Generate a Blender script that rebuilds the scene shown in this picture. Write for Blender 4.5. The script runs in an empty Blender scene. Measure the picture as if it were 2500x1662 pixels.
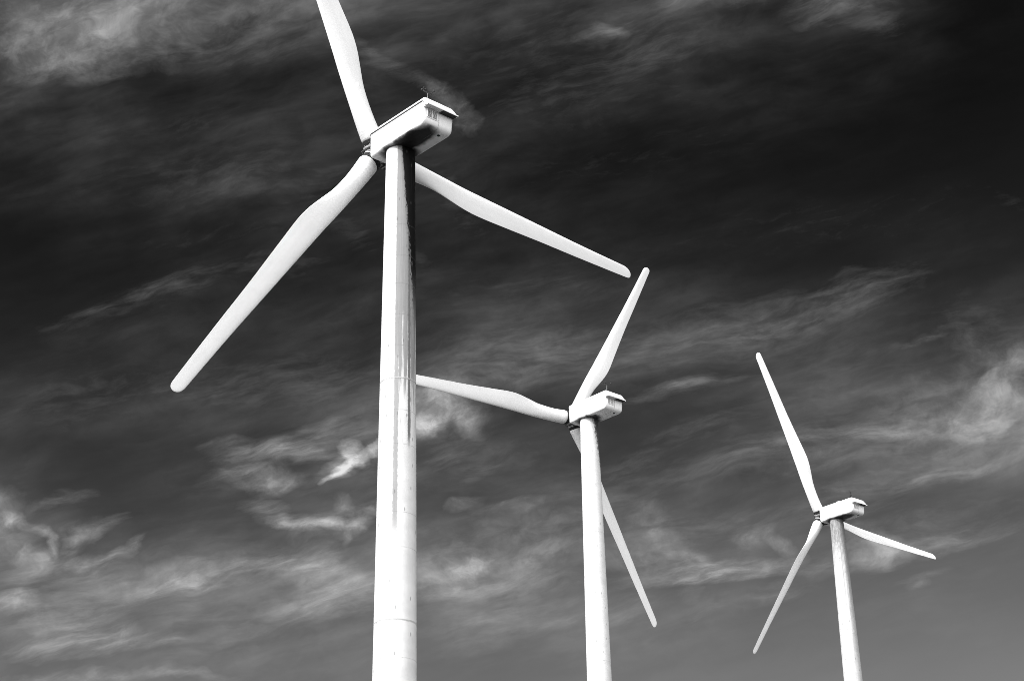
import bpy, bmesh, math, random
from mathutils import Vector, Matrix, noise
R = math.radians
PI = math.pi
S = bpy.context.scene

# ------------------------------------------------------------------ camera
PITCH, ROLL, FPX = 26.399, -1.132, 4338.9
cam_d = bpy.data.cameras.new('camera'); cam = bpy.data.objects.new('camera', cam_d)
S.collection.objects.link(cam); S.camera = cam
cam_d.sensor_width = 36.0; cam_d.lens = 36.0 * FPX / 2500.0
cam_d.clip_start = 0.1; cam_d.clip_end = 20000
fw = Vector((0, math.cos(R(PITCH)), math.sin(R(PITCH))))
rt0 = Vector((1, 0, 0)); up0 = rt0.cross(fw)
rt = rt0 * math.cos(R(ROLL)) + up0 * math.sin(R(ROLL))
up = up0 * math.cos(R(ROLL)) - rt0 * math.sin(R(ROLL))
cam.matrix_world = Matrix(((rt.x, up.x, -fw.x, 0), (rt.y, up.y, -fw.y, 0), (rt.z, up.z, -fw.z, 0), (0, 0, 0, 1)))

# ------------------------------------------------------------------ light
SUN_EL = 38.0
SX, SY = -0.752, -0.659                      # horizontal direction towards the sun
L = math.hypot(SX, SY); SX /= L; SY /= L
sun_vec = Vector((SX * math.cos(R(SUN_EL)), SY * math.cos(R(SUN_EL)), math.sin(R(SUN_EL))))
sd = bpy.data.lights.new('sun', 'SUN'); sd.energy = 3.8; sd.angle = R(0.5); sd.color = (1, 1, 1)
so = bpy.data.objects.new('sun', sd); S.collection.objects.link(so)
so.location = (-60, -40, 120)
so.rotation_euler = (-sun_vec).to_track_quat('-Z', 'Y').to_euler()
S.view_settings.view_transform = 'Standard'; S.view_settings.look = 'None'
S.view_settings.exposure = 0.0; S.view_settings.gamma = 1.0
S.view_settings.use_curve_mapping = False
S.cycles.use_light_tree = True; S.cycles.adaptive_threshold = 0.01; S.cycles.adaptive_min_samples = 24; S.cycles.filter_width = 0.85
S.cycles.use_denoising = True; S.cycles.denoising_input_passes = 'RGB_ALBEDO'


# ------------------------------------------------------------------ node helpers
class NT:
    def __init__(self, tree):
        self.t = tree; self.n = tree.nodes; self.l = tree.links

    def node(self, typ, **k):
        n = self.n.new(typ)
        for a, v in k.items(): setattr(n, a, v)
        return n

    def put(self, sock, v):
        if isinstance(v, bpy.types.NodeSocket): self.l.new(v, sock)
        else: sock.default_value = v

    def m(self, op, a, b=None, c=None, clamp=False):
        n = self.node('ShaderNodeMath', operation=op, use_clamp=clamp)
        self.put(n.inputs[0], a)
        if b is not None: self.put(n.inputs[1], b)
        if c is not None: self.put(n.inputs[2], c)
        return n.outputs[0]

    def vm(self, op, a, b=None, out=0):
        n = self.node('ShaderNodeVectorMath', operation=op)
        self.put(n.inputs[0], a)
        if b is not None: self.put(n.inputs[1], b)
        return n.outputs['Value'] if op in ('DOT_PRODUCT', 'LENGTH') else n.outputs[out]

    def scale(self, a, s):
        n = self.node('ShaderNodeVectorMath', operation='SCALE'); self.put(n.inputs[0], a); self.put(n.inputs['Scale'], s)
        return n.outputs[0]

    def comb(self, x, y, z=0.0):
        n = self.node('ShaderNodeCombineXYZ')
        for i, v in enumerate((x, y, z)): self.put(n.inputs[i], v)
        return n.outputs[0]

    def sep(self, v):
        n = self.node('ShaderNodeSeparateXYZ'); self.l.new(v, n.inputs[0]); return n.outputs

    def noise(self, vec, scale, detail=4.0, rough=0.55, lac=2.0, dist=0.0, col=False, typ='FBM'):
        n = self.node('ShaderNodeTexNoise', noise_dimensions='3D')
        self.l.new(vec, n.inputs['Vector'])
        n.inputs['Scale'].default_value = scale; n.inputs['Detail'].default_value = detail
        n.inputs['Roughness'].default_value = rough; n.inputs['Lacunarity'].default_value = lac
        n.inputs['Distortion'].default_value = dist
        return n.outputs['Color'] if col else n.outputs[0]

    def mapping(self, vec, loc=(0, 0, 0), rot=(0, 0, 0), sc=(1, 1, 1), typ='POINT'):
        n = self.node('ShaderNodeMapping', vector_type=typ); self.l.new(vec, n.inputs[0])
        n.inputs['Location'].default_value = loc; n.inputs['Rotation'].default_value = rot
        n.inputs['Scale'].default_value = sc
        return n.outputs[0]

    def aniso(self, vec, deg, k):
        """stretch along the line that leans by deg: squeeze across it k times"""
        return self.mapping(vec, rot=(0, 0, R(deg)), sc=(1.0, 1.0 / k, 1.0), typ='TEXTURE')

    def mr(self, v, a, b, c=0.0, d=1.0, smooth=True):
        n = self.node('ShaderNodeMapRange', interpolation_type='SMOOTHSTEP' if smooth else 'LINEAR')
        self.put(n.inputs[0], v)
        for i, x in enumerate((a, b, c, d)): self.put(n.inputs[i + 1], x)
        return n.outputs[0]

    def mixf(self, f, a, b):
        n = self.node('ShaderNodeMix', data_type='FLOAT'); self.put(n.inputs[0], f)
        self.put(n.inputs[2], a); self.put(n.inputs[3], b); return n.outputs[0]


# ------------------------------------------------------------------ world: clear sky seen in red light, with cirrus
def lin(v):
    v = v / 255.0
    return v / 12.92 if v <= 0.04045 else ((v + 0.055) / 1.055) ** 2.4


W = bpy.data.worlds.new('World'); S.world = W; W.use_nodes = True
N = NT(W.node_tree); N.n.clear()
STR = 0.1
sky = N.node('ShaderNodeTexSky', sky_type='NISHITA', sun_disc=False)
sky.sun_elevation = R(SUN_EL); sky.sun_rotation = math.atan2(SX, SY)
sky.air_density = 1.0; sky.dust_density = 1.2; sky.ozone_density = 1.0
gen = N.node('ShaderNodeTexCoord').outputs['Generated']
sc_ = N.node('ShaderNodeSeparateColor'); N.l.new(sky.outputs[0], sc_.inputs[0])
red = sc_.outputs[0]
SKY_G, SKY_K, SKY_S = 6.3, 0.0406, 2.8   # red-filter response of black and white film
c_ = N.m('MULTIPLY', N.m('POWER', red, SKY_G), SKY_K)
base = N.m('DIVIDE', c_, N.m('ADD', N.m('DIVIDE', c_, SKY_S), 1.0))

# directions of the sky laid on a plane that touches the dome towards the north at 26 degrees up
CF = Vector((0, math.cos(R(26.4)), math.sin(R(26.4)))); CU = Vector((0.0198, -math.sin(R(26.4)), math.cos(R(26.4)))); CR = CF.cross(CU); CR.normalize(); CU = CR.cross(CF)
df = N.m('MAXIMUM', N.vm('DOT_PRODUCT', gen, CF), 0.08)
pu = N.m('MULTIPLY_ADD', N.m('DIVIDE', N.vm('DOT_PRODUCT', gen, CR), df), 4.3389, 1.25)
pv = N.m('MULTIPLY_ADD', N.m('DIVIDE', N.vm('DOT_PRODUCT', gen, CU), df), -4.3389, 0.831)
P0 = N.comb(pu, pv, 0.0)
# turbulent warping of the cloud field: broad swirls, then fine curl
aniso = N.aniso(P0, -12, 2.2)
w1 = N.vm('SUBTRACT', N.noise(aniso, 2.6, 3.0, 0.5, col=True), (0.5, 0.5, 0.5))
P1 = N.vm('ADD', P0, N.vm('MULTIPLY', w1, (0.17, 0.12, 0.0)))
w2 = N.vm('SUBTRACT', N.noise(N.aniso(P1, -14, 1.8), 11.0, 4.0, 0.62, col=True), (0.5, 0.5, 0.5))
P2 = N.vm('ADD', P1, N.vm('MULTIPLY', w2, (0.045, 0.028, 0.0)))
GRID = [
    [0.15, 0.23, 0.155, 0.125, 0.1107, 0.0736, 0.0535, 0.0368, 0.0854, 0.0297, 0.053, 0.0009, 0.0008],
    [0.051, 0.043, 0.02, 0.0103, 0.0223, 0.053, 0.0223, 0.02, 0.0194, 0.012, 0.0051, 0.0, 0.0],
    [0.0124, 0.0254, 0.0366, 0.0466, 0.0272, 0.0233, 0.0115, 0.008, 0.0056, 0.0038, 0.0038, 0.0, 0.0],
    [0.0, 0.0045, 0.0081, 0.0111, 0.0204, 0.0156, 0.0143, 0.0121, 0.0096, 0.0032, 0.0061, 0.0094, 0.0017],
    [0.005, 0.0142, 0.0223, 0.0284, 0.0422, 0.0439, 0.0722, 0.0847, 0.07, 0.0675, 0.0531, 0.0, 0.0583],
    [0.0293, 0.0154, 0.0325, 0.0332, 0.088, 0.1351, 0.0293, 0.0128, 0.0128, 0.0384, 0.1033, 0.1287, 0.2323],
    [0.1156, 0.0, 0.0074, 0.0535, 0.0825, 0.0535, 0.062, 0.0561, 0.0649, 0.0496, 0.0205, 0.0338, 0.0247],
    [0.1599, 0.1374, 0.1904, 0.1599, 0.1523, 0.1762, 0.1214, 0.1127, 0.0604, 0.0503, 0.0397, 0.0305, 0.0],
    [0.0908, 0.0594, 0.0594, 0.0394, 0.0394, 0.0305, 0.0075, 0.0259, 0.0175, 0.0214, 0.0209, 0.0, 0.0099],
]
s1 = N.sep(P1)
gu = N.m('DIVIDE', s1[0], 2.5, clamp=True)
gv = N.m('MULTIPLY', N.m('DIVIDE', s1[1], 1.662, clamp=True), 8.0)
cover = None
for i, row in enumerate(GRID):
    cr = N.node('ShaderNodeValToRGB'); cr.color_ramp.interpolation = 'B_SPLINE'
    els = cr.color_ramp.elements
    for j, v in enumerate(row):
        p = j / 12.0
        if 0 < j < 12: els.new(p)
    for j, v in enumerate(row):
        els[j].color = (v, v, v, 1)
    N.l.new(gu, cr.inputs[0])
    d = N.m('ABSOLUTE', N.m('SUBTRACT', gv, float(i)))
    wgt = N.mr(d, 0.0, 1.0, 1.0, 0.0)
    t = N.m('MULTIPLY', cr.outputs[0], wgt)
    cover = t if cover is None else N.m('ADD', cover, t)
# fine structure: long combed fibres and small curly puffs
fib1 = N.noise(N.aniso(P2, -11, 6.0), 6.0, 7.0, 0.60)
fib2 = N.noise(N.aniso(P1, -17, 11.0), 4.0, 7.0, 0.62)
puff = N.noise(N.aniso(P2, -12, 1.6), 8.0, 8.0, 0.62)
fibre = N.mr(N.m('ADD', N.m('MULTIPLY', fib1, 0.6), N.m('MULTIPLY', fib2, 0.4)), 0.36, 0.66)
puffs = N.mr(puff, 0.36, 0.66)
fine = N.noise(N.aniso(P1, -14, 3.2), 17.0, 7.0, 0.66)
finec = N.noise(N.mapping(P1, loc=(3, 1, 0)), 22.0, 7.0, 0.66)
fine = N.mr(fine, 0.34, 0.68); finec = N.mr(finec, 0.32, 0.68)
band = N.noise(N.aniso(P0, -15, 3.2), 2.3, 3.0, 0.48)
band2 = N.noise(N.aniso(P0, -22, 4.0), 5.0, 3.0, 0.5)
bands = N.m('MULTIPLY', N.mr(band, 0.30, 0.70, 0.55, 1.50), N.mr(band2, 0.30, 0.70, 0.85, 1.15))
veil = N.m('MULTIPLY', N.m('MULTIPLY', N.m('ADD', cover, 0.0016), bands), N.m('ADD', N.m('ADD', N.m('MULTIPLY', fibre, 0.30), N.m('MULTIPLY', puffs, 0.36)), 0.66))


def stroke(x0, y0, x1, y1, w, vec):
    """soft spindle between two points of the dome map (thousandths), w = half width"""
    cx, cy = (x0 + x1) / 2000.0 * 1.06, (y0 + y1) / 2000.0 * 1.06
    w = w * 1.40
    ln = math.hypot(x1 - x0, y1 - y0) / 2000.0 * 1.06 + w / 1000.0 * 1.06
    an = math.atan2(y1 - y0, x1 - x0)
    mp = N.mapping(vec, loc=(cx, cy, 0), rot=(0, 0, an), sc=(ln, w / 1000.0 * 1.06, 1.0), typ='TEXTURE')
    g = N.node('ShaderNodeTexGradient', gradient_type='SPHERICAL'); N.l.new(mp, g.inputs[0])
    return g.outputs['Fac']


def field(lst, vec):
    acc = None
    for x0, y0, x1, y1, w, a in lst:
        g = stroke(x0, y0, x1, y1, w, vec)
        acc = N.m('MULTIPLY', g, a) if acc is None else N.m('MULTIPLY_ADD', g, a, acc)
    return acc


FIBROUS = [
    (90, 760, 380, 668, 20, .045), (280, 690, 520, 632, 26, .05), (480, 640, 760, 590, 30, .035), (200, 720, 480, 660, 40, .02),
    (1000, 850, 1500, 790, 60, .10), (1450, 800, 1950, 690, 55, .10), (1850, 700, 2120, 630, 45, .08),
    (1440, 935, 1740, 850, 20, .11), (1520, 905, 1640, 880, 14, .10), (2040, 815, 2230, 745, 12, .08), (1890, 850, 2060, 825, 8, .03),
    (2370, 1050, 2050, 1100, 18, .16), (2200, 1070, 1850, 1140, 30, .08), (1500, 1110, 2000, 1010, 40, .10), (1850, 1040, 2300, 930, 70, .10), (1930, 1008, 2120, 972, 16, .16), (1700, 1045, 1950, 1000, 16, .08),
    (1400, 1340, 1900, 1300, 26, .26), (1850, 1310, 2359, 1190, 26, .20), (1560, 1330, 1700, 1300, 16, .2), (960, 1365, 1350, 1335, 32, .14),
    (0, 1410, 480, 1310, 40, .12), (300, 1355, 600, 1290, 24, .26), (330, 1350, 520, 1320, 12, .14), (520, 1300, 760, 1290, 34, .14), (600, 1290, 800, 1300, 14, .16), (700, 1300, 860, 1345, 46, .22),
    (0, 1505, 420, 1475, 26, .26), (0, 1455, 250, 1440, 46, .16), (380, 1485, 470, 1470, 14, .10), (0, 1565, 420, 1556, 14, .2), (330, 1552, 540, 1556, 12, .18),
    (640, 1400, 860, 1385, 30, .16), (440, 1420, 860, 1400, 40, .05),
    (480, 1015, 640, 1040, 26, .14), (500, 1060, 640, 1090, 30, .16), (560, 1035, 860, 1045, 16, .20), (600, 1020, 720, 1048, 22, .16), (620, 1010, 870, 985, 26, .16),
    (440, 1100, 600, 1075, 22, .06), (560, 1150, 650, 1195, 26, .16), (640, 1195, 760, 1215, 16, .20),
    (130, 1310, 260, 1285, 14, .20), (240, 1290, 320, 1262, 12, .22), (310, 1266, 352, 1235, 11, .18), (150, 1285, 200, 1240, 22, .22), (190, 1250, 290, 1195, 18, .18), (100, 1350, 260, 1300, 22, .12), (0, 1330, 130, 1290, 26, .18), (80, 1180, 150, 1150, 10, .13), (130, 1155, 215, 1135, 14, .10),
    (960, 1080, 1240, 1040, 26, .05), (980, 1060, 1140, 980, 36, .06), (1060, 1120, 1160, 1060, 10, .05),
    (200, 430, 900, 400, 60, .025), (740, 470, 870, 575, 24, .030), (300, 550, 700, 540, 22, .014), (400, 880, 860, 870, 60, .05), (0, 960, 350, 880, 60, .03),
    (780, 90, 1000, 200, 22, .05), (820, 70, 930, 150, 14, .04), (1000, 260, 1600, 190, 60, .02), (1000, 120, 1700, 60, 90, .02), (350, 120, 800, 70, 60, .03), (1100, 420, 1800, 300, 50, .010), (1500, 560, 2300, 460, 60, .010), (1000, 700, 1500, 620, 60, .015), (200, 330, 700, 260, 40, .012), (960, 560, 1000, 640, 20, .025), (960, 400, 1040, 480, 22, .035), (990, 480, 1160, 560, 26, .02),
    (1340, 82, 1440, 58, 15, .10), (1350, 150, 1560, 120, 34, .05), (1540, 12, 1760, 0, 24, .12), (1840, 20, 2030, 10, 34, .12), (1960, 40, 2050, 60, 24, .06),
    (2060, 1345, 2200, 1300, 12, .07), (1700, 1390, 1900, 1330, 16, .10), (1560, 1440, 1680, 1390, 22, .06),
    (980, 1500, 1200, 1470, 30, .03), (1000, 1440, 1300, 1420, 36, .06), (1400, 1420, 1500, 1400, 26, .08),
    (1000, 1250, 1350, 1180, 20, .05), (1400, 1230, 1800, 1180, 24, .06), (1380, 1365, 1900, 1310, 12, .12), (1050, 1420, 1330, 1380, 18, .06), (1550, 1240, 1660, 1330, 12, .10), (1440, 1345, 1720, 1342, 10, .10), (1160, 1440, 1500, 1400, 14, .05), (1700, 1200, 2100, 1150, 26, .05), (960, 1300, 1120, 1240, 12, .12), (1900, 1250, 2359, 1150, 30, .06), (2200, 700, 2359, 770, 50, .03), (2280, 440, 2359, 470, 20, .02), (1290, 1180, 1500, 1130, 40, .06), (1380, 1085, 1520, 1050, 26, .07), (1500, 1020, 1740, 960, 30, .05),
]
CURLY = [
    (40, 95, 400, 55, 95, .17), (500, 40, 700, 10, 60, .04), (0, 60, 300, 110, 80, .10), (0, 140, 240, 150, 50, .08), (350, 25, 700, 15, 60, .05), (240, 20, 380, 10, 50, .06),
    (722, 1117, 792, 1060, 9, 1.1), (770, 1078, 872, 1012, 11, 1.25), (775, 1045, 800, 1075, 9, .6), (785, 1032, 800, 1062, 20, .75), (735, 1100, 790, 1060, 22, .45), (830, 1050, 872, 1030, 24, .3),
    (590, 1110, 640, 1085, 30, .30), (620, 1130, 690, 1095, 16, .22), (650, 1210, 745, 1218, 15, .42), (735, 1212, 780, 1218, 14, .62), (775, 1235, 830, 1210, 20, .46), (785, 1235, 800, 1260, 10, .24),
    (620, 1190, 670, 1215, 16, .25), (760, 1160, 790, 1190, 20, .24), (820, 1180, 850, 1170, 18, .24), (700, 1230, 760, 1205, 28, .2),
    (0, 1150, 60, 1150, 26, .16), (20, 1185, 80, 1200, 14, .26), (70, 1200, 132, 1240, 13, .34), (130, 1238, 112, 1275, 13, .34), (112, 1275, 60, 1300, 16, .24), (10, 1255, 70, 1285, 30, .20), (0, 1190, 20, 1290, 40, .06), (0, 1190, 60, 1185, 14, .3), (0, 1395, 45, 1385, 26, .55),
    (60, 1430, 120, 1450, 36, .16), (160, 1245, 230, 1225, 26, .22), (10, 1225, 60, 1250, 34, .1),
    (950, 990, 1010, 972, 22, .50), (1000, 970, 1060, 935, 24, .26), (950, 930, 1080, 925, 50, .14), (1040, 940, 1100, 985, 30, .24), (960, 940, 1060, 910, 40, .22), (1080, 980, 1120, 960, 26, .14), (975, 960, 990, 950, 50, .25),
    (1045, 1170, 1110, 1150, 14, .26), (1150, 1180, 1230, 1155, 16, .26), (1100, 1180, 1180, 1165, 14, .14),
    (960, 1360, 1130, 1285, 36, .30), (1060, 1300, 1125, 1265, 24, .24), (960, 1320, 1200, 1330, 50, .10), (1150, 1230, 1330, 1260, 60, .14), (970, 1290, 1060, 1270, 46, .12), (1190, 1300, 1290, 1290, 34, .16),
    (1690, 1240, 1780, 1225, 26, .18), (1780, 1230, 1850, 1290, 16, .22), (1840, 1290, 1720, 1320, 20, .20), (1480, 1190, 1520, 1220, 40, .20), (1440, 1290, 1560, 1270, 46, .18), (1560, 1280, 1620, 1290, 20, .14),
    (1960, 1240, 2060, 1265, 36, .26), (2000, 1275, 2080, 1260, 30, .2), (2095, 1347, 2140, 1345, 14, .16), (2150, 1240, 2190, 1230, 20, .12),
    (2270, 900, 2370, 850, 46, .18), (2240, 950, 2370, 930, 50, .22), (2120, 950, 2370, 960, 100, .13), (2200, 900, 2359, 800, 60, .07), (2100, 975, 2240, 950, 50, .12), (2330, 825, 2359, 810, 20, .24), (2260, 990, 2359, 1000, 40, .10), (2220, 760, 2290, 860, 44, .08),
    (955, 182, 1010, 205, 20, .11), (1000, 205, 1062, 245, 30, .17), (1045, 240, 1080, 290, 30, .19), (1040, 290, 1075, 310, 16, .12),
    (1250, 860, 1120, 880, 40, .08), (1880, 1130, 1980, 1120, 30, .06), (1560, 1350, 1600, 1380, 24, .10), (1380, 60, 1420, 80, 14, .12), (700, 1370, 850, 1350, 46, .12), (500, 1490, 620, 1440, 40, .05), (230, 1470, 310, 1455, 22, .2),
]
fw_ = field(FIBROUS, P2)
cw_ = field(CURLY, P2)
# streaks are combed by the fibre noise and frayed at their rims; puffs are broken by the curly noise
def fray(f, rim, tex, lo, hi):
    """keep the core of a stroke, let the noise bite into its faint rim"""
    k = N.m('MULTIPLY_ADD', tex, hi, lo)
    bite = N.m('MULTIPLY', N.m('SUBTRACT', 1.0, rim), 0.012)
    return N.m('MAXIMUM', N.m('SUBTRACT', N.m('MULTIPLY', f, k), bite), 0.0)


ftex = N.m('MULTIPLY', N.m('MULTIPLY_ADD', fibre, 0.9, 0.35), N.m('MULTIPLY_ADD', fine, 0.6, 0.62))
ctex = N.m('MULTIPLY', N.m('MULTIPLY_ADD', puffs, 0.9, 0.35), N.m('MULTIPLY_ADD', finec, 0.55, 0.62))
wisp = N.m('ADD', fray(fw_, fine, ftex, 0.05, 0.90), fray(cw_, finec, ctex, 0.05, 0.85))
cov = N.m('ADD', veil, wisp)
# unseen bright cloud bank added behind the camera as fill light
fill_side = N.vm('DOT_PRODUCT', gen, (-0.34, -0.93, 0.15))
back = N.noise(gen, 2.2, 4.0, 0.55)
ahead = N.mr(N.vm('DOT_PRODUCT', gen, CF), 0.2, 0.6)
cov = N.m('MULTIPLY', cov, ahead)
cov = N.m('ADD', cov, N.mr(N.m('ADD', fill_side, N.m('MULTIPLY', N.m('SUBTRACT', back, 0.5), 0.5)), -0.12, 0.22, 0.0, 1.0))
cov = N.m('MINIMUM', cov, 1.0)
# the added bank is brightest behind the camera, to light the rear faces
fill_glow = N.vm('DOT_PRODUCT', gen, Vector((-0.22, -0.93, 0.30)).normalized())
cloud = N.m('ADD', 8.0, N.mr(fill_glow, 0.0, 0.9, 0.0, 25.0))
above = N.mr(N.sep(gen)[2], -0.01, 0.02)          # no cloud light from under the horizon
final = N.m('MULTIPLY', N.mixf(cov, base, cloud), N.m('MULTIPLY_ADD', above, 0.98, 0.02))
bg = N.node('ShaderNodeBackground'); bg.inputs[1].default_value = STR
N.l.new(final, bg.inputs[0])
W.cycles.sampling_method = 'MANUAL'; W.cycles.sample_map_resolution = 512
wo = N.node('ShaderNodeOutputWorld'); N.l.new(bg.outputs[0], wo.inputs[0])

# ------------------------------------------------------------------ materials
def material(name):
    m = bpy.data.materials.new(name); m.use_nodes = True
    n = NT(m.node_tree); b = n.n['Principled BSDF']
    return m, n, b


def grey(n, b, v):
    """link or set a grey base colour"""
    if isinstance(v, bpy.types.NodeSocket): n.l.new(v, b.inputs['Base Color'])
    else: b.inputs['Base Color'].default_value = (v, v, v, 1)


def plain(name, v, rough=0.5, metal=0.0, vary=0.0, scale=4.0):
    m, n, b = material(name)
    o = n.node('ShaderNodeTexCoord').outputs['Object']
    if vary:
        k = n.noise(o, scale, 6.0, 0.6)
        grey(n, b, n.mr(k, 0.35, 0.65, v * (1 - vary), v * (1 + vary)))
    else: grey(n, b, v)
    b.inputs['Roughness'].default_value = rough; b.inputs['Metallic'].default_value = metal
    return m


M_BLACK = plain('black_steel', 0.006, 0.7, 0.0, 0.4, 6)
M_DARK = plain('dark_steel', 0.03, 0.6, 0.0, 0.4, 6)
M_CAST = plain('grey_casting', 0.42, 0.5, 0.0, 0.25, 5)
M_GALV = plain('galvanised_steel', 0.30, 0.45, 0.3, 0.2, 9)
M_SOIL = None


def blade_material():
    m, n, b = material('blade_paint')
    o = n.node('ShaderNodeTexCoord').outputs['Object']
    x, y, z = n.sep(o)[0:3]
    big = n.noise(n.mapping(o, sc=(1.2, 1.2, 0.25)), 1.2, 5.0, 0.6)
    v = n.mr(big, 0.3, 0.7, 0.73, 0.81)
    # soot and small chips near the root, faint chord-wise run marks
    ch = n.noise(n.mapping(o, sc=(1, 1, 0.6)), 9.0, 5.0, 0.6)
    root = n.mr(z, 1.0, 3.0, 1.0, 0.0)
    chips = n.m('MULTIPLY', n.mr(ch, 0.66, 0.70), root)
    v = n.mixf(n.m('MULTIPLY', chips, 0.75), v, 0.06)
    dust = n.m('MULTIPLY', n.mr(n.noise(o, 3.0, 6.0, 0.65), 0.45, 0.72), n.mr(z, 0.9, 2.4, 0.28, 0.05))
    v = n.mixf(dust, v, 0.25)
    grey(n, b, v)
    b.inputs['Roughness'].default_value = 0.38
    b.inputs['Specular IOR Level'].default_value = 0.35
    return m


M_BLADE = blade_material()
M_PALE = plain('pale_patch_paint', 0.92, 0.45)  # paler white for the round disc on the near upper blade


def nacelle_material(name, oil, reach, drift):
    """white gelcoat with rain grime and an oil stain spreading over the belly from the tower head"""
    m, n, b = material(name)
    o = n.node('ShaderNodeTexCoord').outputs['Object']
    x, y, z = n.sep(o)[0:3]
    k = n.noise(o, 1.3, 5.0, 0.6)
    v = n.mr(k, 0.3, 0.7, 0.74, 0.82)
    k2 = n.noise(n.mapping(o, sc=(3.0, 3.0, 0.6)), 2.2, 6.0, 0.65)
    v = n.mixf(n.m('MULTIPLY', n.mr(k2, 0.52, 0.75), 0.20), v, 0.45)
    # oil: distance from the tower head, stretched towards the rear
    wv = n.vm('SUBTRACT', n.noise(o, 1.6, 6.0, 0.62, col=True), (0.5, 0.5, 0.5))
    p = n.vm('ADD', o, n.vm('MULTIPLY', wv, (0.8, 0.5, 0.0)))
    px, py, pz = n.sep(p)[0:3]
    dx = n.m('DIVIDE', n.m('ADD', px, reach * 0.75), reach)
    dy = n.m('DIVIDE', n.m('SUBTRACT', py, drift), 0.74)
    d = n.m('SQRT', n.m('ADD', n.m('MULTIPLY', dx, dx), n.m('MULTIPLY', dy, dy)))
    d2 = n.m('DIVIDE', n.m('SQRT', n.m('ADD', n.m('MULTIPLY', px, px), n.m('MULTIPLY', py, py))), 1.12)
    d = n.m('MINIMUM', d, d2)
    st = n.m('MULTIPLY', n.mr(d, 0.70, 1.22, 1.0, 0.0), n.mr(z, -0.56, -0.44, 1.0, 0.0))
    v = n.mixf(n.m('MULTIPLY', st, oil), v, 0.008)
    grey(n, b, v)
    b.inputs['Roughness'].default_value = 0.45
    b.inputs['Specular IOR Level'].default_value = 0.15
    return m


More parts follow.
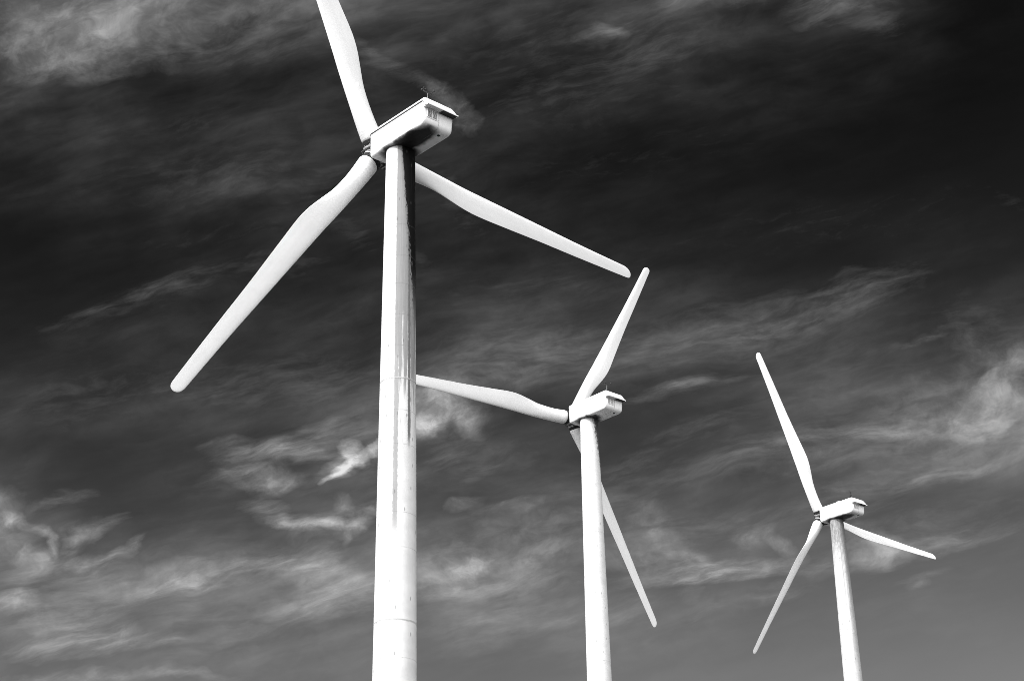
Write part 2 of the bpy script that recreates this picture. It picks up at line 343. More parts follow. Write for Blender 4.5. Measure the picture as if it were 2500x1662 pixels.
def tower_material(name, seams, strong, style, cam_ang):
    """painted steel tube: weld seams, rust pits, oil and grime run down from the top.
    Object origin = tower top centre, z down the tube is negative. cam_ang = bearing of the photographer"""
    m, n, b = material(name)
    o = n.node('ShaderNodeTexCoord').outputs['Object']
    x, y, z = n.sep(o)[0:3]
    h = n.m('MULTIPLY', z, -1.0)
    # f = bearing round the tube from the north-west side, in radians, positive towards the east side
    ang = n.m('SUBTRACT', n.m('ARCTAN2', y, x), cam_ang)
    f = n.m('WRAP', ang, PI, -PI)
    cyl = n.comb(n.m('MULTIPLY', f, 0.9), n.m('MULTIPLY', h, 1.0), 0.0)
    k = n.noise(cyl, 0.8, 5.0, 0.6)
    v = n.mr(k, 0.3, 0.7, 0.55, 0.66)
    run = n.noise(n.mapping(cyl, sc=(7.0, 0.28, 1.0)), 1.0, 6.0, 0.62)      # vertical runs
    runf = n.noise(n.mapping(cyl, sc=(16.0, 0.55, 1.0)), 1.0, 6.0, 0.65)
    edge = n.m('SUBTRACT', n.noise(n.mapping(cyl, sc=(2.0, 1.2, 1.0)), 3.0, 7.0, 0.7), 0.5)
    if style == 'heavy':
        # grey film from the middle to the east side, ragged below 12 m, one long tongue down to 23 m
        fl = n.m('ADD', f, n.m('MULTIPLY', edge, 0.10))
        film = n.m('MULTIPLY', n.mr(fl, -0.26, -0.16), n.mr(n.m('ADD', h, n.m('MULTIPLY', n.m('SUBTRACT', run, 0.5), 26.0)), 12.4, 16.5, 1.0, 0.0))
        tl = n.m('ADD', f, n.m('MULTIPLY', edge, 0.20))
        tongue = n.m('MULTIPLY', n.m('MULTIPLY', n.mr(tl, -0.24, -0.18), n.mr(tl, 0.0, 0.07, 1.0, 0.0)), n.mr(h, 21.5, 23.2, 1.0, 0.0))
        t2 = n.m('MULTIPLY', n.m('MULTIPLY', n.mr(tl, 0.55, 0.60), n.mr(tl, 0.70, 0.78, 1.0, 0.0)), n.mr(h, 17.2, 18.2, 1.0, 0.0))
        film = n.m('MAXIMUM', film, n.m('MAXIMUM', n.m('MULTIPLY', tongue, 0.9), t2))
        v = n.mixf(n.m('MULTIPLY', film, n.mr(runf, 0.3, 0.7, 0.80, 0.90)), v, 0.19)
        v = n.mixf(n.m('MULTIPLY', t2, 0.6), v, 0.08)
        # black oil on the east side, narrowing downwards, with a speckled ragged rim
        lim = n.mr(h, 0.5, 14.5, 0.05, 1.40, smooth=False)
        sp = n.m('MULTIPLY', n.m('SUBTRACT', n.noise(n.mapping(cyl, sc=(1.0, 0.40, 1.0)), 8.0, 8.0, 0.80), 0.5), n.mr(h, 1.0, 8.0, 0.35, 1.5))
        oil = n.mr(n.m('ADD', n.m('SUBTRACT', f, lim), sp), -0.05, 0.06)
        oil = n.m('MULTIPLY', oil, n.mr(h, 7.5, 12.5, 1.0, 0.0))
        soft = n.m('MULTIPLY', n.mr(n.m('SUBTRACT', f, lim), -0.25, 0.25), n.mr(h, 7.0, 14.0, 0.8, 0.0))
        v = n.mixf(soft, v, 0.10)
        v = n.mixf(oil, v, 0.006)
    elif style == 'speckled':
        lim = n.mr(h, 0.3, 6.5, 0.35, 1.6, smooth=False)
        sp = n.m('MULTIPLY', n.m('SUBTRACT', n.noise(n.mapping(cyl, sc=(2.2, 0.7, 1.0)), 4.0, 8.0, 0.78), 0.5), 2.4)
        oil = n.m('MULTIPLY', n.mr(n.m('ADD', n.m('SUBTRACT', f, lim), sp), -0.05, 0.12), n.mr(h, 4.0, 8.5, 0.92, 0.0))
        v = n.mixf(oil, v, 0.03)
        top = n.m('MULTIPLY', n.mr(n.noise(n.mapping(cyl, sc=(1.6, 0.8, 1.0)), 6.0, 7.0, 0.72), 0.54, 0.64), n.mr(h, 0.8, 3.6, 0.55, 0.0))
        v = n.mixf(top, v, 0.12)
    else:
        film = n.m('MULTIPLY', n.mr(n.noise(n.mapping(cyl, sc=(1.5, 0.5, 1.0)), 2.4, 7.0, 0.68), 0.34, 0.66, 0.55, 1.0), n.mr(h, 2.0, 7.0, 1.0, 0.25))
        v = n.mixf(film, v, 0.15)
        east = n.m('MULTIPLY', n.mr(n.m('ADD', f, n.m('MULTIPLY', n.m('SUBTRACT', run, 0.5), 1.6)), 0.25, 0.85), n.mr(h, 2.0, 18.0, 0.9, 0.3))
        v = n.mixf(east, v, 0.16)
        st = n.m('MULTIPLY', n.m('MULTIPLY', n.mr(f, 0.08, 0.14), n.mr(f, 0.18, 0.28, 1.0, 0.0)), n.mr(h, 7.0, 13.5, 0.5, 0.0))
        v = n.mixf(st, v, 0.2)
    v = n.mixf(n.mr(run, 0.55, 0.85, 0.0, 0.12), v, 0.3)
    # small rust pits, taller than wide
    pit = n.node('ShaderNodeTexVoronoi', feature='F1', distance='EUCLIDEAN', voronoi_dimensions='2D')
    n.l.new(n.mapping(cyl, sc=(2.2, 0.62, 1.0)), pit.inputs['Vector']); pit.inputs['Scale'].default_value = 1.0
    rsel = n.sep(pit.outputs['Color'])[0]
    pits = n.m('MULTIPLY', n.mr(pit.outputs['Distance'], 0.04, 0.085, 1.0, 0.0), n.m('GREATER_THAN', rsel, 0.45))
    v = n.mixf(n.m('MULTIPLY', pits, 0.55), v, 0.10)
    # welded rings
    for s in seams:
        hit = n.mr(n.m('ABSOLUTE', n.m('SUBTRACT', h, s)), 0.012, 0.030, 1.0, 0.0)
        v = n.mixf(n.m('MULTIPLY', hit, n.mr(run, 0.4, 0.7, 0.10, 0.55)), v, 0.12)
    for s in strong:
        hit = n.mr(n.m('ABSOLUTE', n.m('SUBTRACT', h, s + 0.05)), 0.010, 0.045, 1.0, 0.0)
        v = n.mixf(n.m('MULTIPLY', hit, n.mr(run, 0.4, 0.7, 0.15, 0.5)), v, 0.15)
    # one vertical weld line
    vl = n.m('MULTIPLY', n.mr(n.m('ABSOLUTE', n.m('ADD', f, 0.17)), 0.004, 0.014, 1.0, 0.0), n.mr(h, 10.0, 14.0, 1.0, 0.0))
    v = n.mixf(n.m('MULTIPLY', vl, 0.35), v, 0.10)
    grey(n, b, v)
    b.inputs['Roughness'].default_value = 0.6
    b.inputs['Specular IOR Level'].default_value = 0.08
    return m


# ------------------------------------------------------------------ mesh helpers
def link(name, bm, mat, parent=None, matrix=None, smooth=True, auto=None):
    me = bpy.data.meshes.new(name); bmesh.ops.recalc_face_normals(bm, faces=bm.faces)
    bm.to_mesh(me); bm.free()
    for p in me.polygons: p.use_smooth = smooth
    if smooth and auto is not None: me.set_sharp_from_angle(angle=R(auto))
    for mm in (mat if isinstance(mat, (list, tuple)) else [mat]): me.materials.append(mm)
    o = bpy.data.objects.new(name, me); S.collection.objects.link(o)
    if parent is not None: o.parent = parent
    if matrix is not None: o.matrix_local = matrix
    return o


def loft(bm, rings, cap0=True, cap1=True, mi=0):
    vs = [[bm.verts.new(p) for p in r] for r in rings]
    n = len(vs[0])
    for a, b in zip(vs[:-1], vs[1:]):
        for i in range(n):
            j = (i + 1) % n
            f = bm.faces.new((a[i], a[j], b[j], b[i])); f.material_index = mi
    if cap0: bm.faces.new(vs[0][::-1]).material_index = mi
    if cap1: bm.faces.new(vs[-1]).material_index = mi
    return vs


def frame_of(d):
    d = Vector(d).normalized(); a = Vector((0, 0, 1)) if abs(d.z) < 0.9 else Vector((1, 0, 0))
    x = a.cross(d).normalized(); return x, d.cross(x), d


def tube(bm, p0, p1, r0, r1=None, n=20, mi=0):
    p0 = Vector(p0); p1 = Vector(p1); r1 = r0 if r1 is None else r1
    x, y, d = frame_of(p1 - p0)
    loft(bm, [[p + (x * math.cos(2 * PI * k / n) + y * math.sin(2 * PI * k / n)) * r for k in range(n)] for p, r in ((p0, r0), (p1, r1))], mi=mi)


def lathe(bm, prof, origin=(0, 0, 0), axis=(0, 0, 1), n=32, mi=0):
    """prof: list of (distance along axis, radius)"""
    o = Vector(origin); x, y, d = frame_of(axis)
    loft(bm, [[o + d * t + (x * math.cos(2 * PI * k / n) + y * math.sin(2 * PI * k / n)) * max(r, 1e-3) for k in range(n)] for t, r in prof], mi=mi)


def box(bm, c, s, mi=0, bevel=0.0, mat=None):
    r = bmesh.ops.create_cube(bm, size=1.0)
    for v in r['verts']: v.co = Vector((v.co.x * s[0], v.co.y * s[1], v.co.z * s[2]))
    vs = r['verts']
    if bevel:
        es = list({e for v in vs for e in v.link_edges})
        q = bmesh.ops.bevel(bm, geom=es, offset=bevel, segments=2, affect='EDGES', profile=0.5)
        vs = list({v for f in q['faces'] for v in f.verts} | {v for v in vs if v.is_valid})
    if mat is not None:
        for v in vs: v.co = mat @ v.co
    for v in vs: v.co += Vector(c)
    for v in vs:
        for f in v.link_faces: f.material_index = mi
    return vs


def interp(x, xs, ys):
    """monotone-ish cubic (Catmull-Rom) interpolation"""
    if x <= xs[0]: return ys[0]
    if x >= xs[-1]: return ys[-1]
    i = max(k for k in range(len(xs) - 1) if xs[k] <= x)
    h = xs[i + 1] - xs[i]; t = (x - xs[i]) / h

    def slope(k):
        if k == 0: return (ys[1] - ys[0]) / (xs[1] - xs[0])
        if k == len(xs) - 1: return (ys[-1] - ys[-2]) / (xs[-1] - xs[-2])
        return (ys[k + 1] - ys[k - 1]) / (xs[k + 1] - xs[k - 1])
    a, b = slope(i) * h, slope(i + 1) * h
    return (2 * t**3 - 3 * t**2 + 1) * ys[i] + (t**3 - 2 * t**2 + t) * a + (-2 * t**3 + 3 * t**2) * ys[i + 1] + (t**3 - t**2) * b


# ------------------------------------------------------------------ rotor blade
BR = 19.5; R0 = 0.86
RS = [1, 2, 3, 4, 5, 6, 7, 9, 12, 15, 19.3]
LE = [-.582, -.61, -.625, -.632, -.625, -.60, -.59, -.575, -.565, -.555, -.60]
TE = [.600, .515, .510, .570, .74, .90, .945, .79, .555, .378, .10]
TH = [1.10, 1.00, .86, .73, .64, .56, .50, .41, .31, .24, .14]
TW = [6.1, 4.0, 2.2, 1.4, 1.2, 1.8, 3.3, 6.5, 8.8, 10.6, 13.2]


def blade_mesh():
    bm = bmesh.new(); NP = 44
    stations = [R0 + 0.0, R0 + 0.015, R0 + 0.05] + [R0 + 0.12 + k * 0.22 for k in range(80)]
    stations = [s for s in stations if s < 18.9] + [18.9, 19.05, 19.18, 19.28, 19.36, 19.42, 19.46, 19.485, 19.5]
    rings = []
    for r in stations:
        le, te, th, tw = (interp(r, RS, A) for A in (LE, TE, TH, TW))
        if r < R0 + 0.13:                       # rounded lip at the root
            s = 1 - 0.07 * (1 - min(1, (r - R0) / 0.12)) ** 2
            c = (le + te) / 2; le, te, th = c + (le - c) * s, c + (te - c) * s, th * s
        if r > 18.9:                            # rounded tip, the leading corner rounder than the trailing one
            u = (r - 18.9) / 0.6
            kl = max(0.0, 1 - u ** 2.0) ** 0.5; kt = max(0.0, 1 - u ** 5.0) ** 0.5
            c = le + (te - le) * 0.62
            le, te = c + (le - c) * max(kl, .02), c + (te - c) * max(kt, .02)
            th *= max(0.1, (kl + kt) / 2)
        k = min(1.0, max(0.0, (r - 1.5) / 4.5)); k = k * k * (3 - 2 * k)     # circle -> aerofoil
        ch = te - le; ring = []
        for i in range(NP):
            a = 2 * PI * i / NP
            t = (1 - math.cos(a)) / 2           # 0 = leading edge, 1 = trailing edge
            circ = math.sin(a) * 0.5
            af = 5 * 0.2 * (1.4845 * math.sqrt(t) - 0.63 * t - 1.758 * t * t + 1.4215 * t**3 - 0.5075 * t**4) / 1.0
            af = 0.5 * af * (0.7 if math.sin(a) >= 0 else -1.55)      # suction side faces downwind
            if t > 0.98: af = 0.5 * 0.03 * (1 if math.sin(a) > 0.01 else (-1 if math.sin(a) < -0.01 else 0))
            camber = 0.10 * (t - t * t) * 4 * 0.35 * k
            yy = (circ * (1 - k) + af * k) * th + camber * ch * 0.35
            ring.append((le + ch * t, yy))
        w = R(tw)
        # x = towards the trailing edge in the rotor plane, y = upwind
        rings.append([Vector((p * math.cos(w) - q * math.sin(w), p * math.sin(w) + q * math.cos(w), r)) for p, q in ring])
    loft(bm, rings)
    me = bpy.data.meshes.new('blade'); bmesh.ops.recalc_face_normals(bm, faces=bm.faces)
    bm.to_mesh(me); bm.free()
    for p in me.polygons: p.use_smooth = True
    me.set_sharp_from_angle(angle=R(50)); me.materials.append(M_BLADE)
    return me


BLADE = blade_mesh()


# ------------------------------------------------------------------ nacelle (x forward = upwind, y = left, z = up; origin on the tower axis at axis height)
XF, XR, WS, WB, ZB, ZS, ZT = 1.452, -3.27, 1.0, 0.945, -0.64, 0.69, 1.0


def nacelle_body(mat, parent, mtx):
    bm = bmesh.new()
    rings = []
    xs = [XF, XF - 0.02, XF - 0.06] + [XF - 0.3 - 0.35 * k for k in range(11)]
    xs = [x for x in xs if x > -2.75]
    RR = 0.36                                    # the belly curves up into the rear wall
    for k in range(13): xs.append(XR + RR - RR * math.sin(PI / 2 * k / 12))
    for x in xs:
        s = max(0.0, (XR + RR - x) / RR)
        zb = ZB + RR * (1 - math.sqrt(max(0, 1 - s * s)))
        s2 = max(0.0, (XR + 0.13 - x) / 0.13)
        dw = 0.13 * (1 - math.sqrt(max(0, 1 - s2 * s2)))
        f = 0.03 * max(0.0, 1 - (XF - x) / 0.06) ** 2
        wt, wb = WS - dw - f, WB - dw - f
        zt = ZS
        rb = 0.13
        zb += f
        prof = [(wt, zt)]
        prof += [(wt + (wb - wt) * (0.5), (zt + zb) / 2)]
        for a in range(9):
            t = PI / 2 * a / 8
            prof.append((wb - rb + rb * math.cos(t), zb + rb - rb * math.sin(t)))
        prof.append((wb * 0.4, zb - 0.01))
        prof = prof + [(-y, z) for y, z in prof[::-1]]
        rings.append([Vector((x, y, z)) for y, z in prof])
    loft(bm, rings)
    o = link('shell', bm, mat, parent, mtx, auto=40)
    return o


def prism_y(bm, pts, y0, y1, mi=0):
    loft(bm, [[Vector((x, y, z)) for x, z in pts] for y in (y0, y1)], mi=mi)


def nacelle_roof(mat, parent, mtx, gap):
    """lid with bevelled shoulders that folds down at the rear into a sloping hood"""
    bm = bmesh.new()
    z0 = ZS + gap
    secs = [(XF + 0.004, z0, ZT - 0.05, WS), (XF - 0.03, z0, ZT - 0.01, WS + .004), (XF - 0.08, z0, ZT, WS + .006), (0.0, z0, ZT, WS + .008), (-3.12, z0, ZT, WS + .008)]
    rings = []
    for x, a, b, w in secs:
        pr = [(w, a), (w, a + 0.10), (w - .03, b - .10), (w - .06, b - .045), (w - .105, b - .01), (w - .15, b)]
        pr += [(0.0, b + 0.01)]
        pr = pr + [(-y, z) for y, z in pr[:-1][::-1]]
        rings.append([Vector((x, y, z)) for y, z in pr])
    # sloping hood: same outline carried down and back, rounded corners in plan
    for k in range(1, 9):
        t = k / 8.0
        x = -3.12 - 0.54 * (t ** 0.9)
        top = ZT - 0.0 - (0.60) * max(0, t - 0.1) / 0.9 * 1.0
        low = z0 + (0.352 - z0) * min(1, t * 1.6)
        pr = []
        hgt = max(0.03, top - low)
        w = WS + .008
        for yy, zz in ((w, 0), (w, .10), (w - .03, hgt - .10), (w - .06, hgt - .045), (w - .105, hgt - .01), (w - .15, hgt)):
            pr.append((yy, low + min(hgt, max(0.0, zz if hgt > .25 else zz * 1.0))))
        pr += [(0.0, low + hgt + 0.005)]
        pr = pr + [(-y, z) for y, z in pr[:-1][::-1]]
        rings.append([Vector((x, y, z)) for y, z in pr])
    loft(bm, rings)
    return link('roof', bm, mat, parent, mtx, auto=28)


def make_turbine(idx, base, top, yaw, az, pitch_off, radii, seams, style, label, nm, gap, beacon, steel):
    h = Vector((math.cos(yaw), math.sin(yaw), 0))
    root = bpy.data.objects.new('wind_turbine', None); S.collection.objects.link(root)
    root.empty_display_size = 2; root.location = base; root.rotation_euler = (0, 0, yaw)
    root['label'] = label; root['category'] = 'wind turbine'; root['group'] = 'white three-bladed wind turbines in a row'
    inv = (Matrix.Translation(base) @ Matrix.Rotation(yaw, 4, 'Z')).inverted()
    HH = top.z - base.z

    # tower ------------------------------------------------------------
    bm = bmesh.new(); n = 96
    hs = [0.60] + [k * 1.0 for k in range(1, int(HH) + 1)] + [HH + 0.5]
    rr = lambda d: interp(d, [p[0] for p in radii], [p[1] for p in radii])
    loft(bm, [[Vector((rr(d) * math.cos(2 * PI * k / n), rr(d) * math.sin(2 * PI * k / n), -d)) for k in range(n)] for d in hs])
    cam_ang = math.atan2(-top.y, -top.x) - yaw
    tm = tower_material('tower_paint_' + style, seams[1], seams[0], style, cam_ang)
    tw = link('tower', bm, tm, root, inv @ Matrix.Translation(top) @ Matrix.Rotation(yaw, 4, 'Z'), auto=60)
    for s in seams[0]:
        bm = bmesh.new()
        lathe(bm, [(-0.030, rr(s) - .02), (-0.026, rr(s) + .006), (-0.006, rr(s) + .008), (-0.004, rr(s) - .01), (0.004, rr(s) - .01), (0.006, rr(s) + .008), (0.026, rr(s) + .006), (0.030, rr(s) - .02)], (0, 0, -s), n=96)
        link('flange', bm, M_FLANGE, tw, None, auto=30)
    bm = bmesh.new()
    lathe(bm, [(-0.20, .80), (-0.19, .86), (-0.03, .86), (0.0, .86), (0.05, .80)], (0, 0, -0.62), n=64)
    link('yaw_bearing', bm, M_BLACK, root, tw.matrix_local.copy(), auto=30)

    # nacelle ----------------------------------------------------------
    tau = R(2.744)
    nl = Vector((math.cos(tau), 0, math.sin(tau))); nu = Vector((-math.sin(tau), 0, math.cos(tau)))
    NM = Matrix(((nl.x, 0, nu.x, 0), (0, 1, 0, 0), (nl.z, 0, nu.z, HH), (0, 0, 0, 1)))
    na = bpy.data.objects.new('nacelle', None); S.collection.objects.link(na); na.parent = root; na.matrix_local = NM
    I = Matrix.Identity(4)
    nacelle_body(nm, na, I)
    nacelle_roof(nm, na, I, gap)
    bm = bmesh.new(); box(bm, ((XF + XR) / 2 + 0.02, 0, ZS + gap / 2), (XF - XR - 0.02, 1.993, gap + 0.06))
    link('seam_gasket', bm, M_BLACK if gap > 0.055 else M_SEAL, na, I, smooth=False)
    # soffit of the hood: closed on the sunlit half, an open dark outlet on the other
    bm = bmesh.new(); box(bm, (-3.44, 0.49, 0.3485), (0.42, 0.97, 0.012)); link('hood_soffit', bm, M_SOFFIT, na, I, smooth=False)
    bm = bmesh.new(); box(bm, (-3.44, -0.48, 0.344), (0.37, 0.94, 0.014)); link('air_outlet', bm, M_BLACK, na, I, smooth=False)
    # louvres on the rear wall
    xw = XR
    for c in (0.60, 0.265):
        bm = bmesh.new(); w, z0, z1 = 0.27, -0.16, 0.305
        for (cy, cz, sy, sz) in ((c, z1 + .02, w + .08, .03), (c, z0 - .02, w + .08, .03), (c - w / 2 - .025, (z0 + z1) / 2, .028, z1 - z0 + .01), (c + w / 2 + .025, (z0 + z1) / 2, .028, z1 - z0 + .01)):
            box(bm, (xw - .012, cy, cz), (.04, sy, sz), 0)
        ns = 9
        for k in range(ns):
            z = z0 + (k + .62) * (z1 - z0) / ns
            box(bm, (xw - .012, c, z), (.028, w + .02, (z1 - z0) / ns * (.30 if steel else .5)), 0, mat=Matrix.Rotation(R(-20), 4, 'Y'))
        box(bm, (xw - .001, c, (z0 + z1) / 2), (.006, w + .02, z1 - z0), 1)
        link('louvre', bm, [nm, M_BLACK if steel else M_DARKGREY], na, I, smooth=False)
    # door joint down the rear wall and along the belly
    bm = bmesh.new()
    for k in range(14):
        s0, s1 = k / 14.0, (k + 1) / 14.0

        def pth(s):
            if s < .45: return Vector((XR - .001, -.02, .33 - (.33 + .28) * s / .45))
            if s < .75:
                t = (s - .45) / .30 * PI / 2
                return Vector((XR + .36 - .361 * math.cos(t), -.02, -.28 - .366 * math.sin(t)))
            return Vector((XR + .36 + (s - .75) / .25 * .9, -.02, -.6515))
        tube(bm, pth(s0), pth(s1), .011, n=6)
    link('door_joint', bm, M_DARKGREY, na, I)
    bm = bmesh.new(); lathe(bm, [(-0.02, .085), (0.03, .085), (0.034, .07), (0.012, .065)], (-2.80, -.39, -0.648), (0, 0, -1), n=24)
    link('drain_hole', bm, M_BLACK, na, I, auto=30)
    if beacon:
        bm = bmesh.new(); lathe(bm, [(0, .13), (.06, .13), (.10, .07), (.16, .05), (.18, .10), (.34, .10), (.40, .05), (.44, .03), (.50, .03)], (-3.0, .82, ZT), n=20)
        o = link('beacon', bm, M_BLACK, na, I, auto=30)
        bm = bmesh.new(); tube(bm, (-3.0, .82, ZT + .5), (-3.0, .82, ZT + .62), .02, n=8)
        tube(bm, (-3.0, .74, ZT + .60), (-3.0, .92, ZT + .66), .022, n=8); tube(bm, (-3.0, .88, ZT + .66), (-3.0, .92, ZT + .74), .02, n=8)
        link('sensor', bm, M_BLACK, o, I)
        bm = bmesh.new(); box(bm, (-1.2, .75, ZT + .03), (.55, .25, .09), bevel=.02); link('roof_hatch', bm, nm, na, I, auto=30)
    else:
        # wind instruments on a thin mast
        ax, ay = -3.05, .62
        hm = .44 if idx == 0 else .60
        bm = bmesh.new(); tube(bm, (ax, ay, ZT), (ax, ay, ZT + hm), .012 if idx == 0 else .022, n=10)
        lathe(bm, [(0, .05), (.03, .05), (.04, .02)], (ax, ay, ZT), n=14)
        mast = link('instrument_mast', bm, M_GALV, na, I, auto=30)
        bm = bmesh.new(); tube(bm, (ax, ay + .28, ZT + hm), (ax, ay - .28, ZT + hm), .028, n=8)
        link('cross_arm', bm, M_DARK, mast, I)
        bm = bmesh.new(); cy = ay + .26
        tube(bm, (ax, cy, ZT + hm), (ax, cy, ZT + hm + .12), .02, n=8)
        for k in range(3):
            a = 2 * PI * k / 3 + .4
            c = Vector((ax + .11 * math.cos(a), cy + .11 * math.sin(a), ZT + hm + .12))
            tube(bm, (ax, cy, ZT + hm + .12), c, .009, n=6)
            lathe(bm, [(-.06, .005), (-.035, .045), (.015, .065), (.03, .06)], c, (-math.sin(a), math.cos(a), 0), n=12)
        link('anemometer_cups', bm, M_BLACK, mast, I)
        bm = bmesh.new(); cy = ay - .26
        tube(bm, (ax, cy, ZT + hm - .02), (ax, cy, ZT + hm + .14), .02, n=8)
        tube(bm, (ax + .16, cy, ZT + hm + .12), (ax - .14, cy, ZT + hm + .12), .014, n=8)
        box(bm, (ax - .17, cy, ZT + hm + .13), (.18, .02, .17))
        link('wind_vane', bm, M_BLACK, mast, I)

    # rotor ------------------------------------------------------------
    tr = R(5.742)
    A = Vector((math.cos(tr), 0, math.sin(tr)))          # upwind along the shaft, turbine frame
    RT = Vector((0, -1, 0)); UP = RT.cross(A)
    hub = Vector((0, 0, HH)) + A * 2.188 + Vector((0, 0, 0.081))
    ro = bpy.data.objects.new('hub', None); S.collection.objects.link(ro); ro.parent = root; ro.matrix_local = Matrix.Translation(hub)
    RM = Matrix(((A.x, RT.x, UP.x, 0), (A.y, RT.y, UP.y, 0), (A.z, RT.z, UP.z, 0), (0, 0, 0, 1)))  # x=A, y=right, z=up
    bdirs = []
    for b in range(3):
        t = az + 2 * PI / 3 * b
        bdirs.append(UP * math.cos(t) + RT * math.sin(t))
    bm = bmesh.new()
    lathe(bm, [(-.72, .40), (-.66, .46), (-.45, .47), (-.40, .60), (.25, .60), (.42, .50), (.50, .30), (.52, .05)], (0, 0, 0), A, n=40)
    link('hub_casting', bm, M_CAST, ro, I, auto=35)
    for b, d in enumerate(bdirs):
        bm = bmesh.new()
        lathe(bm, [(.20, .52), (.44, .54), (.47, .58), (.57, .58), (.58, .50)], (0, 0, 0), d, n=40)
        # clamp ribs and bolts round the blade socket
        x, y, _ = frame_of(d)
        for k in range(10):
            c = (x * math.cos(2 * PI * k / 10) + y * math.sin(2 * PI * k / 10))
            tube(bm, d * .50 + c * .565, d * .71 + c * .565, .03, n=8)
        link('blade_socket', bm, M_CAST, ro, I, auto=35)
        bm = bmesh.new(); lathe(bm, [(.58, .50), (.59, .59), (.70, .60), (.71, .57), (.84, .57), (.85, .52), (.90, .52)], (0, 0, 0), d, n=40)
        link('pitch_bearing', bm, M_BLACK, ro, I, auto=35)
        # webs and pitch linkage between the sockets, on the side that faces the nacelle
        e = bdirs[(b + 1) % 3]; mid = (d + e).normalized()
        bm = bmesh.new()
        w = [d * .66 + mid * .10, mid * .74, e * .66 + mid * .10]
        for off in (-.40, .34):
            tube(bm, w[0] + A * off, w[1] + A * off, .030, n=8); tube(bm, w[1] + A * off, w[2] + A * off, .030, n=8)
        tube(bm, w[1] - A * .44, w[1] + A * .38, .045, n=10)
        tube(bm, w[1] - A * .30, mid * .3 - A * .3, .05, n=10)
        lathe(bm, [(0, .07), (.10, .07), (.12, .05), (.26, .05)], w[1] - A * .42, -mid, n=16)
        link('pitch_link', bm, M_DARK, ro, I, auto=35)
    bm = bmesh.new(); lathe(bm, [(-.98, .52), (-.80, .54), (-.74, .50), (-.70, .42)], (0, 0, 0), A, n=40)
    link('shaft_seal', bm, M_BLACK, ro, I, auto=35)
    cone = R(0.773); po = R(pitch_off)
    for b in range(3):
        t = az + 2 * PI / 3 * b
        d0 = UP * math.cos(t) + RT * math.sin(t); tg = -UP * math.sin(t) + RT * math.cos(t)
        d = d0 * math.cos(cone) + A * math.sin(cone); a2 = A * math.cos(cone) - d0 * math.sin(cone)
        cx = tg * math.cos(po) + a2 * math.sin(po); cy = -tg * math.sin(po) + a2 * math.cos(po)
        bo = bpy.data.objects.new('blade', BLADE); S.collection.objects.link(bo); bo.parent = root
        bo.matrix_local = Matrix.Translation(hub) @ Matrix(((cx.x, cy.x, d.x, 0), (cx.y, cy.y, d.y, 0), (cx.z, cy.z, d.z, 0), (0, 0, 0, 1)))
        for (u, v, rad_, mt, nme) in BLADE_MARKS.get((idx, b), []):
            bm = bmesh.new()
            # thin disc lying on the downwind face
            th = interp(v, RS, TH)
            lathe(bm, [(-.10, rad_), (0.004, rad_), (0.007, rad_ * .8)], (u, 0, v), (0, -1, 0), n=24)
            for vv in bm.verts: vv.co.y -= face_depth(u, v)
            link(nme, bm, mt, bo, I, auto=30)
    return root


def face_depth(u, v):
    """distance from the blade's mid plane to its downwind face at chord position u, radius v"""
    best = None
    for p in BLADE.vertices:
        d = (p.co.x - u) ** 2 + (p.co.z - v) ** 2
        if p.co.y < 0 and (best is None or d < best[0]): best = (d, -p.co.y)
    return best[1]


M_FLANGE = plain('flange_paint', 0.48, 0.5, 0, 0.15, 3)
M_GREY = plain('grey_sealant', 0.25, 0.6, 0, 0.1, 3)
M_SEAL = plain('pale_sealant', 0.34, 0.6, 0, 0.1, 3)
M_DARKGREY = plain('dark_grey_rubber', 0.10, 0.6, 0, 0.1, 3)
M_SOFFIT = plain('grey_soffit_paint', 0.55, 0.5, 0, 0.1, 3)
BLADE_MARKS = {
    (0, 1): [(0.10, 4.0, 0.115, M_PALE, 'pale_patch')],
    (0, 0): [(-.33, 18.7, 0.035, M_DARK, 'lightning_receptor')],
    (0, 2): [(-.38, 18.75, 0.030, M_DARK, 'lightning_receptor')],
}

# ------------------------------------------------------------------ the ground: dry hillside rising to the north
def ground_z(x, y):
    t = min(1.0, max(0.0, (y - 20) / 260.0)); t = t * t * (3 - 2 * t)
    z = -1.7 + 34 * t
    z += 1.2 * noise.noise(Vector((x * .012, y * .012, 0))) * min(1, math.hypot(x, y) / 60)
    far = max(0.0, math.hypot(x, y) - 420)
    return z - min(40, far * 0.06)


bm = bmesh.new()
rings = [0, 3, 6, 10, 16, 24, 34, 46, 60, 75, 90, 105, 120, 135, 150, 165, 180, 195, 210, 230, 250, 280, 320, 380, 460, 600, 900, 1500, 3000, 6000, 12000]
prev = None; NS = 96
for r in rings:
    if r == 0: cur = [bm.verts.new((0, 0, ground_z(0, 0)))]
    else: cur = [bm.verts.new((r * math.cos(2 * PI * k / NS), r * math.sin(2 * PI * k / NS), ground_z(r * math.cos(2 * PI * k / NS), r * math.sin(2 * PI * k / NS)))) for k in range(NS)]
    if prev is not None:
        for k in range(NS):
            j = (k + 1) % NS
            if len(prev) == 1: bm.faces.new((prev[0], cur[k], cur[j]))
            else: bm.faces.new((prev[k], cur[k], cur[j], prev[j]))
    prev = cur
gm, gn, gb = material('dry_grass_and_soil')
go = gn.node('ShaderNodeTexCoord').outputs['Object']
g1 = gn.noise(go, 0.03, 8.0, 0.6); g2 = gn.noise(go, 1.6, 8.0, 0.7)
grey(gn, gb, gn.m('ADD', gn.mr(g1, 0.35, 0.65, 0.06, 0.10), gn.mr(g2, 0.3, 0.7, -0.02, 0.03)))
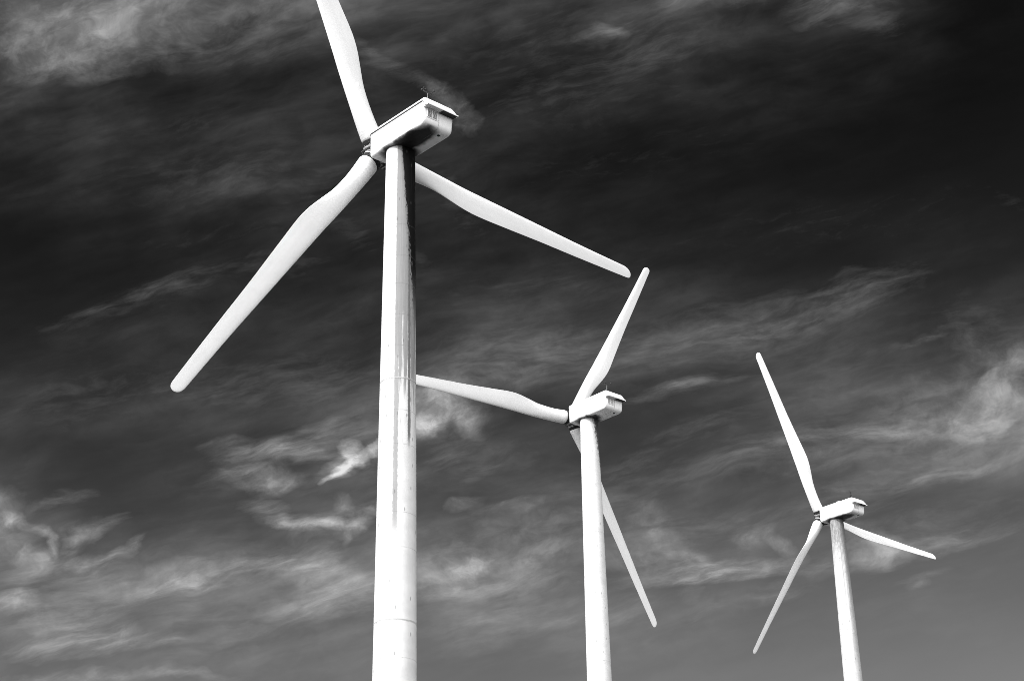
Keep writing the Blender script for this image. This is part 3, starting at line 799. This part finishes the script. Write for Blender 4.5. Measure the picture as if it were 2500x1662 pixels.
gb.inputs['Roughness'].default_value = 0.95; gb.inputs['Specular IOR Level'].default_value = 0.1
bp = gn.node('ShaderNodeBump'); bp.inputs['Strength'].default_value = 0.6; bp.inputs['Distance'].default_value = 0.15
gn.l.new(g2, bp.inputs['Height']); gn.l.new(bp.outputs[0], gb.inputs['Normal'])
ground = link('ground', bm, gm); ground['kind'] = 'structure'

# ------------------------------------------------------------------ the three turbines
T = [
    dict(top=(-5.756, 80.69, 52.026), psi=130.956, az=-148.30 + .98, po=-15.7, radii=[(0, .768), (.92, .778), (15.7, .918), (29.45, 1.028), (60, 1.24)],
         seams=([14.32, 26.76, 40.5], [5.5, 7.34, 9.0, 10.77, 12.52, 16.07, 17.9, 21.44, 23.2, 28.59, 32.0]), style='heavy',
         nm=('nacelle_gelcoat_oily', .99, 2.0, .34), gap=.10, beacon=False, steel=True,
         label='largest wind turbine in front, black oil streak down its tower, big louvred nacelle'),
    dict(top=(6.485, 140.094, 62.312), psi=129.639, az=-92.932 + .68, po=-16.4, radii=[(0, .765), (1.17, .776), (20, .963), (40, 1.13), (70, 1.30)],
         seams=([], [22.0, 11.0]), style='speckled',
         nm=('nacelle_gelcoat_grey', .96, .9, .25), gap=.05, beacon=False, steel=False,
         label='middle wind turbine, one blade passing behind its own tower, speckled oil below the nacelle'),
    dict(top=(35.02, 182.763, 68.675), psi=128.086, az=-148.844 + 1.04, po=-34.5, radii=[(0, .725), (1.16, .737), (18.5, .967), (40, 1.15), (70, 1.35)],
         seams=([], [3.3, 13.6]), style='film',
         nm=('nacelle_gelcoat_stained', .97, 1.6, .25), gap=.05, beacon=True, steel=False,
         label='smallest farthest wind turbine, stubby black beacon on its nacelle, grey grimy tower head'),
]
for i, d in enumerate(T):
    top = Vector(d['top'])
    base = Vector((top.x, top.y, ground_z(top.x, top.y)))
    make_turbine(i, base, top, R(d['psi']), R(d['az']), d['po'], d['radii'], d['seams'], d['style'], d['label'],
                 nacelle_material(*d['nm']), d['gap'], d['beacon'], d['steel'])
